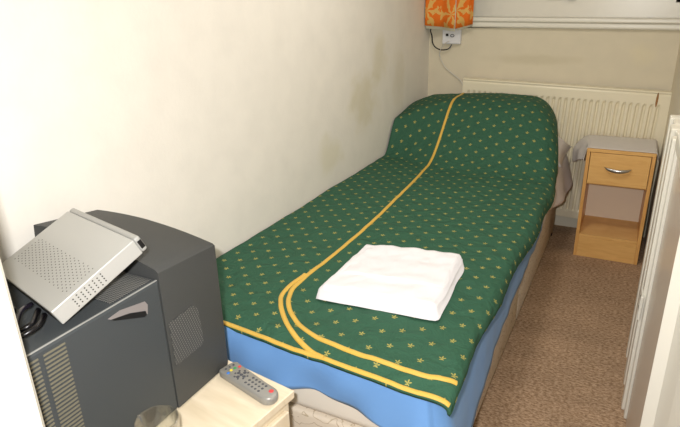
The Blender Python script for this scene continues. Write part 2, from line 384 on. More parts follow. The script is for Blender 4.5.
for xx in (.2, L-.2):
    MB().box((xx, -.005, .12), (xx+.03, .042, .7)).build('wall_bracket', m_rad, rad)
MB().lathe([(.006, 0), (.013, .004), (.013, .03), (.018, .034), (.018, .075), (.014, .08)], (.10, -.075, -.115), 16).build('valve', m_gloss, rad)
MB().tube([(.10, -.075, -.115), (.10, -.075, -.05), (.10, -.04, .02)], .007, 8).build('pipe', m_gloss, rad)

# ------------------------------------------------------------------ curtain
m_cur = mat('orange_floral_curtain', (226, 140, 60), .8, spec=.2)
nt = m_cur.node_tree; b = nt.nodes['Principled BSDF']; uv = N(nt, 'ShaderNodeUVMap'); uv.uv_map = 'UVMap'
mpn = N(nt, 'ShaderNodeMapping'); mpn.inputs['Scale'].default_value = (5.2, 5.2, 1); mpn.inputs['Location'].default_value = (.02, .18, 0); nt.links.new(uv.outputs[0], mpn.inputs[0])
vo = N(nt, 'ShaderNodeTexVoronoi'); vo.inputs['Scale'].default_value = 1; vo.inputs['Randomness'].default_value = .25; nt.links.new(mpn.outputs[0], vo.inputs['Vector'])
sb = N(nt, 'ShaderNodeVectorMath', operation='SUBTRACT'); nt.links.new(mpn.outputs[0], sb.inputs[0]); nt.links.new(vo.outputs['Position'], sb.inputs[1])
sx = N(nt, 'ShaderNodeSeparateXYZ'); nt.links.new(sb.outputs[0], sx.inputs[0])
at2 = N(nt, 'ShaderNodeMath', operation='ARCTAN2'); nt.links.new(sx.outputs[0], at2.inputs[0]); nt.links.new(sx.outputs[1], at2.inputs[1])
nz = N(nt, 'ShaderNodeTexNoise'); nz.inputs['Scale'].default_value = 5; nt.links.new(mpn.outputs[0], nz.inputs['Vector'])
am = N(nt, 'ShaderNodeMath', operation='MULTIPLY'); am.inputs[1].default_value = 6; nt.links.new(at2.outputs[0], am.inputs[0])
an = N(nt, 'ShaderNodeMath', operation='MULTIPLY_ADD'); an.inputs[1].default_value = 9; nt.links.new(nz.outputs['Fac'], an.inputs[0]); nt.links.new(am.outputs[0], an.inputs[2])
sn = N(nt, 'ShaderNodeMath', operation='SINE'); nt.links.new(an.outputs[0], sn.inputs[0])
ds = N(nt, 'ShaderNodeMath', operation='MULTIPLY_ADD'); ds.inputs[1].default_value = -1.6; ds.inputs[2].default_value = .75; nt.links.new(vo.outputs['Distance'], ds.inputs[0])
sm = N(nt, 'ShaderNodeMath', operation='ADD'); nt.links.new(sn.outputs[0], sm.inputs[0]); nt.links.new(ds.outputs[0], sm.inputs[1])
rp = N(nt, 'ShaderNodeValToRGB'); rp.color_ramp.interpolation = 'CONSTANT'
rp.color_ramp.elements[0].color = lin((232, 120, 40)); rp.color_ramp.elements[1].position = .30; rp.color_ramp.elements[1].color = lin((226, 182, 104))
nt.links.new(sm.outputs[0], rp.inputs['Fac']); nt.links.new(rp.outputs['Color'], b.inputs['Base Color'])
cur = empty('curtain', (.0, -.1, 1.27), 'short orange and yellow flower print curtain hanging in the window corner', 'curtain')
def curtain_sheet(name, x0, x1, zb, zt, y0, folds, m, dz=0):
    V = []; Fc = []; UV = []; nx, nz_ = 48, 14
    for j in range(nz_+1):
        for i in range(nx+1):
            u = i/nx; t = j/nz_
            y = y0 - .012*math.sin(u*folds*2*PI+.6) - .006*math.sin(u*folds*5+2)
            z = zb(u)+(zt-zb(u))*t
            V.append((x0+(x1-x0)*u, y+.1, z-1.27)); UV.append((u*(x1-x0)*1.25, (z-1.2)))
    for j in range(nz_):
        for i in range(nx): Fc.append((j*(nx+1)+i, j*(nx+1)+i+1, (j+1)*(nx+1)+i+1, (j+1)*(nx+1)+i))
    o = link_mesh(name, V, Fc, m, cur, True, UV); solidify(o, .002, 0); return o
curtain_sheet('front_fold', .006, .205, lambda u: 1.292-.02*u, 2.2, -.105, 1.3, m_cur)
curtain_sheet('back_fold', .198, .315, lambda u: 1.268+.03*u, 2.2, -.085, 1.0, m_cur)
curtain_sheet('lining', .006, .205, lambda u: 1.274-.02*u, 2.19, -.088, 1.3, mat('cream_lining', (226, 222, 200), .8))
curtain_sheet('lining', .212, .312, lambda u: 1.258+.03*u, 2.19, -.068, 1.0, bpy.data.materials['cream_lining'])
MB().tube([(.003, -.09, 2.2-1.27+.0), (1.1, -.09, 2.2-1.27)], .012, 12).build('curtain_rail', m_gloss, cur)
for o in cur.children:
    if o.name.startswith('curtain_rail'): o.location.y = .1-.09+.09-.1+.0

# ------------------------------------------------------------------ wall socket and its cables
so = empty('wall_socket', (.162, 0, 1.22), 'small white wall socket box below the orange curtain', 'socket')
MB().box((-.062, -.032, -.05), (.062, -.0005, .05), bev=.005, seg=3).build('back_box', m_socket, so)
MB().box((-.058, -.0375, -.046), (.058, -.0325, .046), bev=.002).build('faceplate', m_socket, so)
MB().box((-.036, -.041, .001), (-.018, -.038, .017), bev=.001).build('switch', m_dark, so)
MB().tube([(.008+.012*math.cos(a), -.039, .004+.008*math.sin(a)) for a in [k*PI/8 for k in range(16)]], .0022, 6, True).build('outlet_ring', m_rub, so)
MB().tube(catmull([(.012, -.012, 1.262), (.018, -.03, 1.248), (.028, -.03, 1.22), (.035, -.03, 1.175), (.06, -.03, 1.145), (.10, -.03, 1.132), (.145, -.03, 1.14), (.165, -.022, 1.167)], 6), .0042, 8).build('black_cable', m_cable_b)
tag(bpy.data.objects['black_cable'], 'black cable looping below the curtain into the white wall socket', 'cable')
MB().tube(catmull([(.15, -.042, 1.19), (.12, -.05, 1.17), (.09, -.03, 1.13), (.085, -.02, 1.09), (.115, -.015, 1.03), (.17, -.012, .98), (.235, -.012, .93), (.255, -.012, .86), (.26, -.012, .70)], 6), .003, 8).build('white_cable', m_cable_w)
tag(bpy.data.objects['white_cable'], 'thin white cable trailing down the back wall behind the radiator', 'cable')

# ------------------------------------------------------------------ bed
bed = empty('divan_bed', (.48, -1.4, 0), 'single divan bed with beige floral base along the left wall, under the green quilt', 'bed')
def P(mb): return shift(mb, (.48, -1.4, 0))
for (a, b_) in ((-1.40, -.16), (-2.69, -1.405)):
    P(MB().box((.02, a, .025), (.945, b_, .345), bev=.012, seg=3)).build('divan_base', m_divan, bed, auto=40)
P(MB().box((.02, -2.695, .347), (.95, -.15, .56), bev=.04, seg=5)).build('mattress', m_matt, bed, auto=40)
P(MB().tube([(.95, y, z_) for y, z_ in ((-2.655, .365), (-.19, .365))], .006, 8)).build('mattress_piping', m_matt, bed)
for (x_, y_) in ((.07, -2.6), (.9, -2.6), (.07, -.22), (.925, -.22)):
    P(MB().lathe([(.012, 0), (.02, .004), (.02, .018), (.012, .024)], (x_, y_, .0), 14)).build('castor', m_dark, bed)

# blue sheet: draped skirt round the foot corner plus a tucked-in top
def path_pts():
    pts = []
    x0, x1, y0, y1, r = .012, .962, -2.705, -.98, .05
    for i in range(60): pts.append((x0+(x1-r-x0)*i/60, y0, 0, -1))
    for i in range(14):
        a = -PI/2+PI/2*i/14; pts.append((x1-r+r*math.cos(a), y0+r+r*math.sin(a), math.cos(a), math.sin(a)))
    for i in range(91): pts.append((x1, y0+r+(y1-y0-r)*i/90, 1, 0))
    return pts
PP = path_pts(); V = []; Fc = []; T = 14
s = 0; prev = PP[0]; Slen = []
for p in PP: s += math.hypot(p[0]-prev[0], p[1]-prev[1]); Slen.append(s); prev = p
sc0 = Slen[66]
for i, p in enumerate(PP):
    s = Slen[i]; ds = s-sc0
    if ds < 0: hem = interp(p[0], [(0, .44), (.28, .44), (.36, .43), (.5, .44), (.62, .445), (.75, .435), (.86, .41), (.95, .35)])
    else: hem = interp(ds, [(0, .30), (.10, .22), (.25, .22), (.45, .25), (.9, .29), (1.7, .335)])
    fl = .075*math.exp(-(ds/(.15 if ds > 0 else .07))**2)+.022*math.exp(-((ds-.3)/.3)**2)
    for j in range(T+1):
        t = j/T
        fold = (.009*math.sin(s*19+1-t*2.2)+.006*math.sin(s*43+2+t*3))*t**1.2*(1 if ds < .12 else .18)
        z = .566-(.566-hem)*t
        inn = .02*(1-t)**4
        off = fl*t**1.3+fold-inn+.004
        hz = 0 if j < T else .004*math.sin(s*33)
        V.append((p[0]+p[2]*off, p[1]+p[3]*off, z+hz))
nP = len(PP)
for i in range(nP-1):
    for j in range(T): Fc.append((i*(T+1)+j, i*(T+1)+j+1, (i+1)*(T+1)+j+1, (i+1)*(T+1)+j))
base = len(V)
for i, p in enumerate(PP): V.append((min(p[0], .5) if p[3] == -1 else .5+(p[0]-.5)*.85, max(p[1], -2.6), .5665))
for i in range(nP-1): Fc.append((i*(T+1), (i+1)*(T+1), base+i+1, base+i))
o = link_mesh('blue_sheet', V, Fc, m_blue, None, True); solidify(o, .0022, 0)
tag(o, 'light blue sheet hanging below the green quilt round the foot of the bed', 'sheet')

# white under-sheet at the head end
V = []; Fc = []; ny = 40
for i in range(ny+1):
    t0 = i/ny; y = -1.0+.86*t0
    hem = interp(t0, [(0, .345), (.4, .345), (.7, .335), (1, .36)])
    bul = .045*sst((t0-.3)/.35)
    for j in range(T+1):
        t = j/T
        off = bul*t*1.3+.008*math.sin(t0*16)*t*(.3+t0)-.02*(1-t)**4
        V.append((.961+off, y, .568-(.568-hem)*t))
for i in range(ny):
    for j in range(T): Fc.append((i*(T+1)+j, i*(T+1)+j+1, (i+1)*(T+1)+j+1, (i+1)*(T+1)+j))
base = len(V)
for i in range(ny+1): V.append((.5, -1.0+.86*i/ny, .5685))
for i in range(ny): Fc.append((i*(T+1), (i+1)*(T+1), base+i+1, base+i))
o = link_mesh('white_sheet', V, Fc, m_white_sheet, None, True); solidify(o, .002, 0)
tag(o, 'white sheet showing at the head end of the bed between quilt and base', 'sheet')

# pillow under the quilt, its white corner poking out on the right
V = []; Fc = []; nx, ny = 26, 18
for side in (1, -1):
    for j in range(ny+1):
        for i in range(nx+1):
            u = i/nx*2-1; v = j/ny*2-1
            th = (max(0, 1-abs(u)**3.2)*max(0, 1-abs(v)**2.6))**.55
            px = .497+u*(.485+.01*abs(v)**3)
            py = -.42+v*(.235+.01*abs(u)**3)
            up = .13 if side > 0 else .05
            V.append((px, py, .625+side*up*th - .04*sst((u-.72)/.28)))
n2_ = (nx+1)*(ny+1)
for sgn in (0, 1):
    for j in range(ny):
        for i in range(nx):
            q = (sgn*n2_+j*(nx+1)+i, sgn*n2_+j*(nx+1)+i+1, sgn*n2_+(j+1)*(nx+1)+i+1, sgn*n2_+(j+1)*(nx+1)+i)
            Fc.append(q if sgn == 0 else q[::-1])
o = link_mesh('pillow', V, Fc, m_white_sheet, None, True)
bm = bmesh.new(); bm.from_mesh(o.data); bmesh.ops.remove_doubles(bm, verts=bm.verts[:], dist=.0005); bm.to_mesh(o.data); bm.free()
tag(o, 'white pillow tucked under the raised head end of the green quilt', 'pillow')

# ------------------------------------------------------------------ the quilt
def humpshape(x, y):
    st = interp(x, [(0, -.80), (.12, -.84), (.4, -.98), (.8, -1.0), (1, -.98)])
    w1 = interp(x, [(0, .17), (.15, .33), (.4, .60), (1, .62)])
    t = (y-st)/w1
    a = sst(t)
    a = .80*a+.20*sst((y-st-.1)/.45)
    back = 1-.30*sst((y+.24)/.10)**2
    A_ = interp(x, [(0, .235), (.12, .282), (.3, .298), (.55, .308), (.78, .300), (1, .28)])
    return A_*a*back, a
def section(y):
    """polyline across the bed at y: (x,z) points"""
    edge = interp(y, [(-2.70, 1.0), (-2.55, 1.004), (-2.4, 1.0), (-2.0, .994), (-1.4, 1.008), (-.95, 1.0), (-.7, .982), (-.45, .94), (-.2, .905)])
    hem = interp(y, [(-2.70, .548), (-2.4, .535), (-2.0, .525), (-1.4, .50), (-1.0, .50), (-.7, .50), (-.45, .50), (-.2, .52)])
    hA = humpshape(.8, y)[1]
    rx = .06+.13*hA; rz = interp(y, [(-2.7, .028), (-2.2, .04), (-1.2, .055)])+.19*hA
    pts = []
    xt = edge-rx
    for i in range(60):
        x = .012+(xt-.012)*i/60; pts.append((x, .583+humpshape(x, y)[0]-.004*sst((x-.8)/.15)*(1-hA)))
    zt = .579+humpshape(xt, y)[0]
    zt += .004*hA
    for i in range(25):
        a = PI/2*i/24; p = .9
        pts.append((xt+rx*math.sin(a)**p, zt-rz*(1-math.cos(a)**p) if a < PI/2-1e-6 else zt-rz))
    if zt-rz > hem:
        for i in range(1, 10): pts.append((edge+.004*math.sin(i), zt-rz+(hem-(zt-rz))*i/9))
    return pts
NX, NYq = 150, 330
def foot_y(x): return interp(x, [(0, -2.685), (.3, -2.69), (.5, -2.712), (.66, -2.725), (.85, -2.738), (.95, -2.738), (1.03, -2.730)])
V = []; UV = []; Fc = []
vlen = 0
rows = []
for j in range(NYq+1):
    v = j/NYq
    y = -.16-(2.54)*v            # nominal -0.16 .. -2.70
    rows.append(y)
prevmid = None
for j, y in enumerate(rows):
    sec = section(y)
    L_ = [0]
    for a, b_ in zip(sec, sec[1:]): L_.append(L_[-1]+math.hypot(b_[0]-a[0], b_[1]-a[1]))
    tot = L_[-1]; k = 0
    zm = .583+humpshape(.5, y)[0]
    if prevmid is not None: vlen += math.hypot(y-prevmid[0], zm-prevmid[1])
    prevmid = (y, zm)
    for i in range(NX+1):
        s = tot*i/NX
        while k < len(L_)-2 and L_[k+1] < s: k += 1
        t = (s-L_[k])/max(1e-9, L_[k+1]-L_[k]); x = sec[k][0]+(sec[k+1][0]-sec[k][0])*t; z = sec[k][1]+(sec[k+1][1]-sec[k][1])*t
        w = sst((-y-2.2)/.5)
        yy = y+(foot_y(x)+2.70)*w
        droop = .018*sst((-y-2.63)/.07)
        wr = .0045*noise.noise(Vector((x*5, yy*3.0, 0)))+.0022*noise.noise(Vector((x*22, yy*15, 3)))
        rid = .005*noise.noise(Vector((x*9+yy*4, yy*2, 8)))*sst((-yy-1.9)/.6)
        fx = sst((i/NX-.9)/.1)
        V.append((x+wr*1.2*fx+.006*math.sin(yy*11)*fx, yy, z-droop+wr*(1-fx)+rid*(1-fx)+.0045))
        UV.append((s, -vlen))
for j in range(NYq):
    for i in range(NX): Fc.append((j*(NX+1)+i, j*(NX+1)+i+1, (j+1)*(NX+1)+i+1, (j+1)*(NX+1)+i))
quilt = link_mesh('quilt', V, Fc, m_quilt, None, True, UV); solidify(quilt, .010, -1)
# the normals must point up so the thickness goes down
if quilt.data.polygons[20*NX+40].normal.z < 0: quilt.data.flip_normals()
tag(quilt, 'dark green quilt with small gold sprigs and gold edging spread over the bed', 'quilt')
bvh = BVHTree.FromPolygons([Vector(v) for v in V], Fc)
def drop(x, y):
    h = bvh.ray_cast(Vector((x, y, 2)), Vector((0, 0, -1)))
    if h[0] is None:
        h = bvh.find_nearest(Vector((x, y, .6)))
    n = h[1]; n = n if n.z > 0 else -n
    return h[0], n
def ribbon(name, pts2, w=.0075, h=.0035):
    pts = catmull([(a, b_, 0) for a, b_ in pts2], 14)
    V = []; Fc = []; m = len(pts)
    P3 = []; 
    for p in pts: P3.append(drop(p.x, p.y))
    for i, (c, n) in enumerate(P3):
        t = (P3[min(m-1, i+1)][0]-P3[max(0, i-1)][0]); t.normalize(); sd = t.cross(n).normalized()
        for a, hh in ((-1, -.002), (-1, .4), (-.6, 1), (.6, 1), (1, .4), (1, -.002)): V.append(c+sd*w*a+n*(h*hh if hh > 0 else hh))
    for i in range(m-1):
        for k in range(5): Fc.append((i*6+k, i*6+k+1, (i+1)*6+k+1, (i+1)*6+k))
    Fc += [tuple(range(6)), tuple((m-1)*6+k for k in range(6))[::-1]]
    return link_mesh(name, V, Fc, m_gold, quilt, True)
lineI = [(.312, -.19), (.316, -.26), (.318, -.4), (.322, -.6), (.325, -.9), (.345, -1.15), (.362, -1.43), (.386, -1.83), (.387, -2.1), (.386, -2.39), (.402, -2.483), (.447, -2.556), (.52, -2.618), (.60, -2.655), (.70, -2.672), (.80, -2.678), (.90, -2.680), (.96, -2.674), (.985, -2.666), (.998, -2.660)]
ribbon('gold_piping', lineI)
ribbon('gold_piping', [(.376, -2.34), (.371, -2.41), (.378, -2.49), (.405, -2.54), (.436, -2.58), (.485, -2.63), (.54, -2.67), (.60, -2.70), (.655, -2.716)])
ribbon('gold_hem', [(x, foot_y(x)+.008) for x in (.016, .1, .2, .3, .4, .5, .6, .7, .8, .88, .94, .97, .99, 1.0)])

# ------------------------------------------------------------------ towel
TL, TR, BR, BL = [Vector(p) for p in ((.490, -2.120), (.853, -2.065), (.880, -2.440), (.489, -2.474))]
def towel_layer(mb, a0, a1, b0, b1, z0, z1, seed, inset=0):
    """rounded slab between fractions along (a: left-right, b: near-far)"""
    nx, ny = 44, 40
    def pos(u, v):
        return BL.lerp(BR, u).lerp(TL.lerp(TR, u), v)
    ring = []
    V = []; Fc = []
    for lay in range(2):
        for j in range(ny+1):
            for i in range(nx+1):
                u, v = i/nx, j/ny
                U_ = a0+(a1-a0)*u; Vv = b0+(b1-b0)*v
                e = min(u*.38, (1-u)*.38, v*.42, (1-v)*.42)
                rr = (z1-z0)/2
                k = math.sqrt(max(0, 1-max(0, 1-e/min(.022, rr*1.3))**2))
                p = pos(U_, Vv)
                wob = .006*noise.noise(Vector((U_*5, Vv*5, seed)))*(1 if e < .01 else 1)
                cu, cv = abs(2*u-1), abs(2*v-1); corner = max(0, cu+cv-1.86)*.09
                c = pos((a0+a1)/2, (b0+b1)/2); p = p+(c-p)*corner
                p = p + Vector((noise.noise(Vector((Vv*4, seed, 1)))*.006, noise.noise(Vector((U_*4, seed, 5)))*.006))
                h = rr*k+ (wob+.0035*noise.noise(Vector((U_*11, Vv*9, seed+3))))*k
                zc = (z0+z1)/2
                z = z0+2*rr*k+(h-rr*k) if lay == 0 else z0
                V.append((p.x, p.y, z))
    n = (nx+1)*(ny+1)
    for lay in range(2):
        for j in range(ny):
            for i in range(nx):
                q = (lay*n+j*(nx+1)+i, lay*n+j*(nx+1)+i+1, lay*n+(j+1)*(nx+1)+i+1, lay*n+(j+1)*(nx+1)+i)
                Fc.append(q if lay == 0 else q[::-1])
    mb.add(V, Fc)
tz = .591
mb = MB(); towel_layer(mb, 0, 1, 0, 1, tz, tz+.040, 1)
tow = mb.build('towel', m_towel, None, smooth=True)
mb2 = MB(); towel_layer(mb2, .035, .985, .02, .985, tz+.030, tz+.049, 9)
t2 = mb2.build('upper_fold', m_towel, tow, smooth=True)
mb3 = MB(); towel_layer(mb3, .09, .97, .30, .975, tz+.044, tz+.054, 21)
t3 = mb3.build('inner_fold', m_towel, tow, smooth=True)
for o in (tow, t2, t3):
    bm = bmesh.new(); bm.from_mesh(o.data); bmesh.ops.remove_doubles(bm, verts=bm.verts[:], dist=.0002); bm.to_mesh(o.data); bm.free()
tag(tow, 'folded white towel lying on the green quilt', 'towel')

# ------------------------------------------------------------------ bedside cabinet
bx0, bx1, by0, by1, bh = 1.098, 1.440, -.465, -.125, .654
cab = empty('bedside_cabinet', ((bx0+bx1)/2, (by0+by1)/2, 0), 'small beech bedside cabinet with one drawer above an open shelf, beside the radiator', 'bedside cabinet')
def Q(mb): return shift(mb, ((bx0+bx1)/2, (by0+by1)/2, 0))
t_ = .018
for x_ in (bx0, bx1-t_): Q(MB().box((x_, by0, 0), (x_+t_, by1, bh-.0185), bev=.001)).build('side_panel', m_beech_v, cab)
Q(MB().box((bx0, by0, bh-.018), (bx1, by1, bh), bev=.001)).build('top_panel', m_beech, cab)
Q(MB().box((bx0+t_+.0005, by0+.004, .125), (bx1-t_-.0005, by1-.006, .14))).build('lower_shelf', m_beech, cab)
Q(MB().box((bx0+t_+.0005, by0+.002, .0), (bx1-t_-.0005, by0+.018, .124))).build('plinth', m_beech, cab)
Q(MB().box((bx0+t_+.0005, by1-.005, .0), (bx1-t_-.0005, by1, bh-.019))).build('back_panel', m_backp, cab)
Q(MB().box((bx0+t_+.0005, by0+.02, .445), (bx1-t_-.0005, by1-.006, .452))).build('drawer_base', m_beech, cab)
dr = Q(MB().box((bx0+t_+.003, by0+.001, .455), (bx1-t_-.003, by0+.017, bh-.021), bev=.001)).build('drawer', m_beech, cab)
hx = (bx0+bx1)/2-.003
hp = catmull([(hx-.068, by0+.0, .556), (hx-.05, by0-.016, .549), (hx, by0-.026, .543), (hx+.05, by0-.016, .549), (hx+.068, by0+.0, .556)], 8)
V = []; Fc = []
for i, p in enumerate(hp):
    t = i/(len(hp)-1); w = .002+.0085*math.sin(PI*t)
    for a in range(8):
        an_ = 2*PI*a/8; V.append((p.x, p.y+.004*math.cos(an_), p.z+w*math.sin(an_)))
for i in range(len(hp)-1):
    for a in range(8): Fc.append((i*8+a, i*8+(a+1) % 8, (i+1)*8+(a+1) % 8, (i+1)*8+a))
Fc += [tuple(range(8)), tuple((len(hp)-1)*8+a for a in range(8))]
mbh = MB().add(V, Fc); Q(mbh).build('handle', m_chrome, dr, smooth=True)

# cloth on the cabinet: top plus a pointed overhang on each side
V = []; Fc = []; nx, ny = 64, 24
zt = bh+.0035
def clothp(u, v):
    # s: distance across starting left overhang
    lo = .07+.09*v
    ro = .10*(.4+.6*v)
    top = bx1-bx0
    tot = lo+top+ro; s = u*tot; y = by0+.006+(by1-by0-.01)*v
    if s < lo:
        d = (lo-s)/lo; w = sst(v/.9)
        x = bx0-.003-(.004+.118*w)*(d**(1-.35*w))*(1-.35*w*max(0, d-.6)/.4)
        z = zt-.002-(.075+.085*w)*d**(1+.5*w)
        x -= .007*math.sin(v*15+d*2)*d
    elif s > lo+top:
        d = s-lo-top; x = bx1+.003+.008*(1-math.exp(-d/.02)); z = zt-d*.95-.003
    else: x = bx0+(s-lo); z = zt+.0012*noise.noise(Vector((x*18, y*18, 0)))
    return (x, y, z)
for j in range(ny+1):
    for i in range(nx+1): V.append(clothp(i/nx, j/ny))
for j in range(ny):
    for i in range(nx): Fc.append((j*(nx+1)+i, j*(nx+1)+i+1, (j+1)*(nx+1)+i+1, (j+1)*(nx+1)+i))
o = link_mesh('cabinet_cloth', V, Fc, m_cloth, None, True); solidify(o, .0025, 0)
tag(o, 'white cloth laid over the top of the bedside cabinet and hanging down its side', 'cloth')

# ------------------------------------------------------------------ chest under the television
TZ = .565
ang = math.radians(-8)
ch = empty('chest', (.645, -2.852, 0), 'pale wood chest with the television standing on it, at the foot of the bed', 'chest of drawers')
ch.rotation_euler = (0, 0, ang)
# local: corner at origin, extends -x and -y
cw, cd = .545, .50
MB().box((-cw, -cd, TZ-.022), (0, 0, TZ), bev=.002).build('top_panel', m_pale, ch)
MB().box((-cw+.02, -cd+.02, .0), (-.012, -.012, TZ-.0225)).build('carcass', m_pale, ch)
for k in range(3):
    d_ = MB().box((-.0115, -cd+.03, .04+k*.165), (.002, -.025, .19+k*.165), bev=.003).build('drawer', m_pale, ch)
    MB().tube([(.002, -cd/2+.04, .12+k*.165), (.02, -cd/2+.04, .12+k*.165), (.02, -cd/2-.04, .12+k*.165), (.002, -cd/2-.04, .12+k*.165)], .005, 8).build('handle', m_chrome, d_)

# ------------------------------------------------------------------ television
tz0 = TZ+.006
tv = empty('television', (.235, -3.1, TZ), 'bulky dark grey tube television on the pale chest, a silver box leaning on it', 'television')
def Tt(mb): return shift(mb, (.235, -3.1, TZ))
x0, x1 = .035, .435
fb = Tt(MB().box((x0, -3.355, tz0), (x1, -3.0305, .912), bev=.006, seg=2))
front = fb.build('front_housing', m_tv, tv)
# raised rim round the top rear of the front housing: rear casing with an arched top
def arch(x, sc=1): return .932+.046*(1-((x-.13)/.30)**2)*sc
poly_f = [(x0, tz0), (x1, tz0), (x1, .926)]+[(x1-.006-(x1-x0-.012)*k/20, arch(x1-.006-(x1-x0-.012)*k/20)) for k in range(21)]+[(x0, .94)]
mb = MB()
secs = [(-3.0300, 0, 1), (-3.026, .0, 1), (-2.846, .0, .2), (-2.838, .004, .2), (-2.835, .010, .2)]
n = len(poly_f); V = []; Fc = []
cxm, czm = (x0+x1)/2, .74
for (y, ins, _) in secs:
    for (px, pz) in poly_f:
        dx = cxm-px; dz = czm-pz
        V.append((px+(ins if dx > 0 else -ins), y, pz+(ins if dz > 0 else -ins)-((.011+(pz-.932)*.3)/.8*(1-_) if pz > .9 else 0)))
for i in range(len(secs)-1):
    for k in range(n): Fc.append((i*n+k, i*n+(k+1) % n, (i+1)*n+(k+1) % n, (i+1)*n+k))
Fc += [tuple(range(n)), tuple((len(secs)-1)*n+k for k in range(n))[::-1]]
mb.add(V, Fc); rear = Tt(mb).build('rear_casing', m_tv2, tv, auto=30)
# vents
# slanted grille on the side of the rear casing
mb = MB(); mb.prism([(-3.022, .798), (-2.945, .803), (-2.928, .788), (-2.922, .694), (-2.932, .685), (-3.02, .684)], x1+.0002, x1+.0018, 'x'); Tt(mb).build('side_grille', m_mesh, rear)
mb = MB().box((x0+.02, -3.15, .9122), (x1-.012, -3.04, .9136)); Tt(mb).build('top_vent', m_topvent, front)
# tapered handle recess
mb = MB().prism([(-3.172, .893), (-3.141, .896), (-3.077, .883), (-3.071, .872), (-3.075, .852), (-3.085, .850), (-3.16, .884)], x1+.0002, x1+.001, 'x'); Tt(mb).build('handle_recess', mat('recess_plastic', (132, 126, 124), .5), front)
mb = MB().prism([(-3.165, .888), (-3.12, .878), (-3.08, .862), (-3.078, .852), (-3.085, .850), (-3.16, .883)], x1+.0011, x1+.0022, 'x'); Tt(mb).build('recess_dark_patch', m_dark, front)  # near-black flat patch over the lower part of the recess
for (ya, yb) in ((-3.345, -3.322), (-3.312, -3.268)):
    mb = MB()
    for k in range(36):
        z = .897-k*.0086; mb.box((x1+.0002, ya, z-.0018), (x1+.0022, yb, z+.0016))
    Tt(mb).build('speaker_slats', m_tvslat, front)
mb = MB().box((x1-.004, -3.352, .9116), (x1+.0005, -3.035, .9132), bev=.0006); Tt(mb).build('edge_trim', mat('pale_edge_plastic', (150, 150, 146), .4), front)  # thin lighter strip along the upper side edge of the housing
mb = MB().box((x0+.03, -3.362, tz0+.04), (x1-.03, -3.3555, .885), bev=.003); Tt(mb).build('screen', m_glassy_screen, tv)
for (x_, y_) in ((x0+.04, -3.3), (x1-.04, -3.3), (x0+.04, -2.9), (x1-.04, -2.9)):
    Tt(MB().lathe([(.012, 0), (.012, .0058)], (x_, y_, TZ+.0002), 12)).build('foot', m_dark, tv)

# ------------------------------------------------------------------ silver set-top box leaning on the television
w_, d_, t_ = .305, .206, .036
M = Matrix.Rotation(-.267, 3, 'Z') @ Matrix.Rotation(-.036, 3, 'Y') @ Matrix.Rotation(.436, 3, 'X')
top_c = Vector((.293, -3.138, .991+.003))
stb = empty('set_top_box', top_c, 'silver digital receiver box with pierced vents, tilted on top of the television', 'receiver box')
stb.rotation_euler = M.to_euler()
MB().box((-w_/2, -d_/2, -t_), (w_/2, d_/2-.014, 0), bev=.002).build('casing', m_silver, stb)
MB().box((-w_/2, d_/2-.0138, -t_), (w_/2, d_/2, 0), bev=.005, seg=3).build('front_bezel', mat('silver_bezel', (170, 170, 166), .35, metal=.3), stb)
MB().box((w_/2+.0001, d_/2-.011, -t_+.009), (w_/2+.0014, d_/2-.002, -.008), bev=.0005).build('side_port', m_dark, stb)
MB().box((-w_/2+.02, -d_/2-.0012, -t_+.006), (w_/2-.02, -d_/2-.0002, -.006)).build('rear_panel', m_dark, stb)
hv = MB()
for i in range(26):
    for j in range(8):
        x_ = -.125+i*.0103; y_ = -.062+j*.0085+(.004 if i % 2 else 0)
        if x_ < w_/2-.01: hv.lathe([(.0013, 0), (.0012, .0004)], (x_, y_, .0001), 8)
hv.build('vent_holes', mat('vent_hole_shadow', (70, 68, 62), .8), stb)
hv = MB()
for i in range(8):
    for j in range(4):
        y_ = -.062+i*.0092; z_ = -.008-j*.0062-(.0 if i % 2 else .002)
        hv.lathe([(.0016, 0), (.0015, .0005)], (0, 0, 0), 8, Matrix.Translation((w_/2+.0001, y_, z_)) @ Matrix.Rotation(PI/2, 4, 'Y'))
hv.build('side_holes', bpy.data.materials['vent_hole_shadow'], stb)

# black leads lying behind the box
def rear_pt(u, z=-.018): return M @ Vector((u, -d_/2-.008, z))+top_c
LB = [('coiled black lead on the television top behind the silver box, left loop', [(-.02, 0), (-.07, -.03)], .004)]
mb = MB()
paths = [
    [rear_pt(.08), Vector((.385, -3.29, .935)), Vector((.36, -3.315, .926)), Vector((.30, -3.325, .925)), Vector((.22, -3.30, .925)), Vector((.14, -3.30, .925))],
    [rear_pt(.045), Vector((.335, -3.275, .94)), Vector((.37, -3.31, .931)), Vector((.405, -3.335, .925)), Vector((.36, -3.345, .925)), Vector((.27, -3.335, .925)), Vector((.17, -3.33, .925))],
    [rear_pt(.11), Vector((.41, -3.295, .94)), Vector((.395, -3.33, .932)), Vector((.34, -3.335, .934)), Vector((.28, -3.30, .932)), Vector((.21, -3.275, .925))]]
mats = [m_cable_b, mat('violet_black_lead', (34, 30, 40), .2, coat=.6), m_cable_b]
labs = ['thin black lead running behind the silver box along the television top', 'glossy violet-black lead looping out to the front edge of the television', 'black lead nearest the right corner of the silver box on the television']
for p_, m_, l_ in zip(paths, mats, labs):
    o = MB().tube(catmull(p_, 8), .0048, 8).build('cable', m_, None, smooth=True); tag(o, l_, 'cable', 'leads behind the silver box')
pl = empty('scart_lead', (.30, -3.29, .93), 'flat black plug and lead lying on the television behind the silver box', 'cable')
Mp = Matrix.Rotation(math.radians(28), 4, 'Z')
MB().box((-.035, -.013, -.008), (.02, .017, .010), Mp, bev=.004).build('plug', mat('glossy_black_plug', (30, 28, 34), .15), pl)
MB().tube(catmull([(-.03, -.016, 0), (-.07, -.03, -.003), (-.12, -.01, -.004), (-.17, .01, -.004)], 6), .0045, 8).build('lead', m_cable_b, pl)

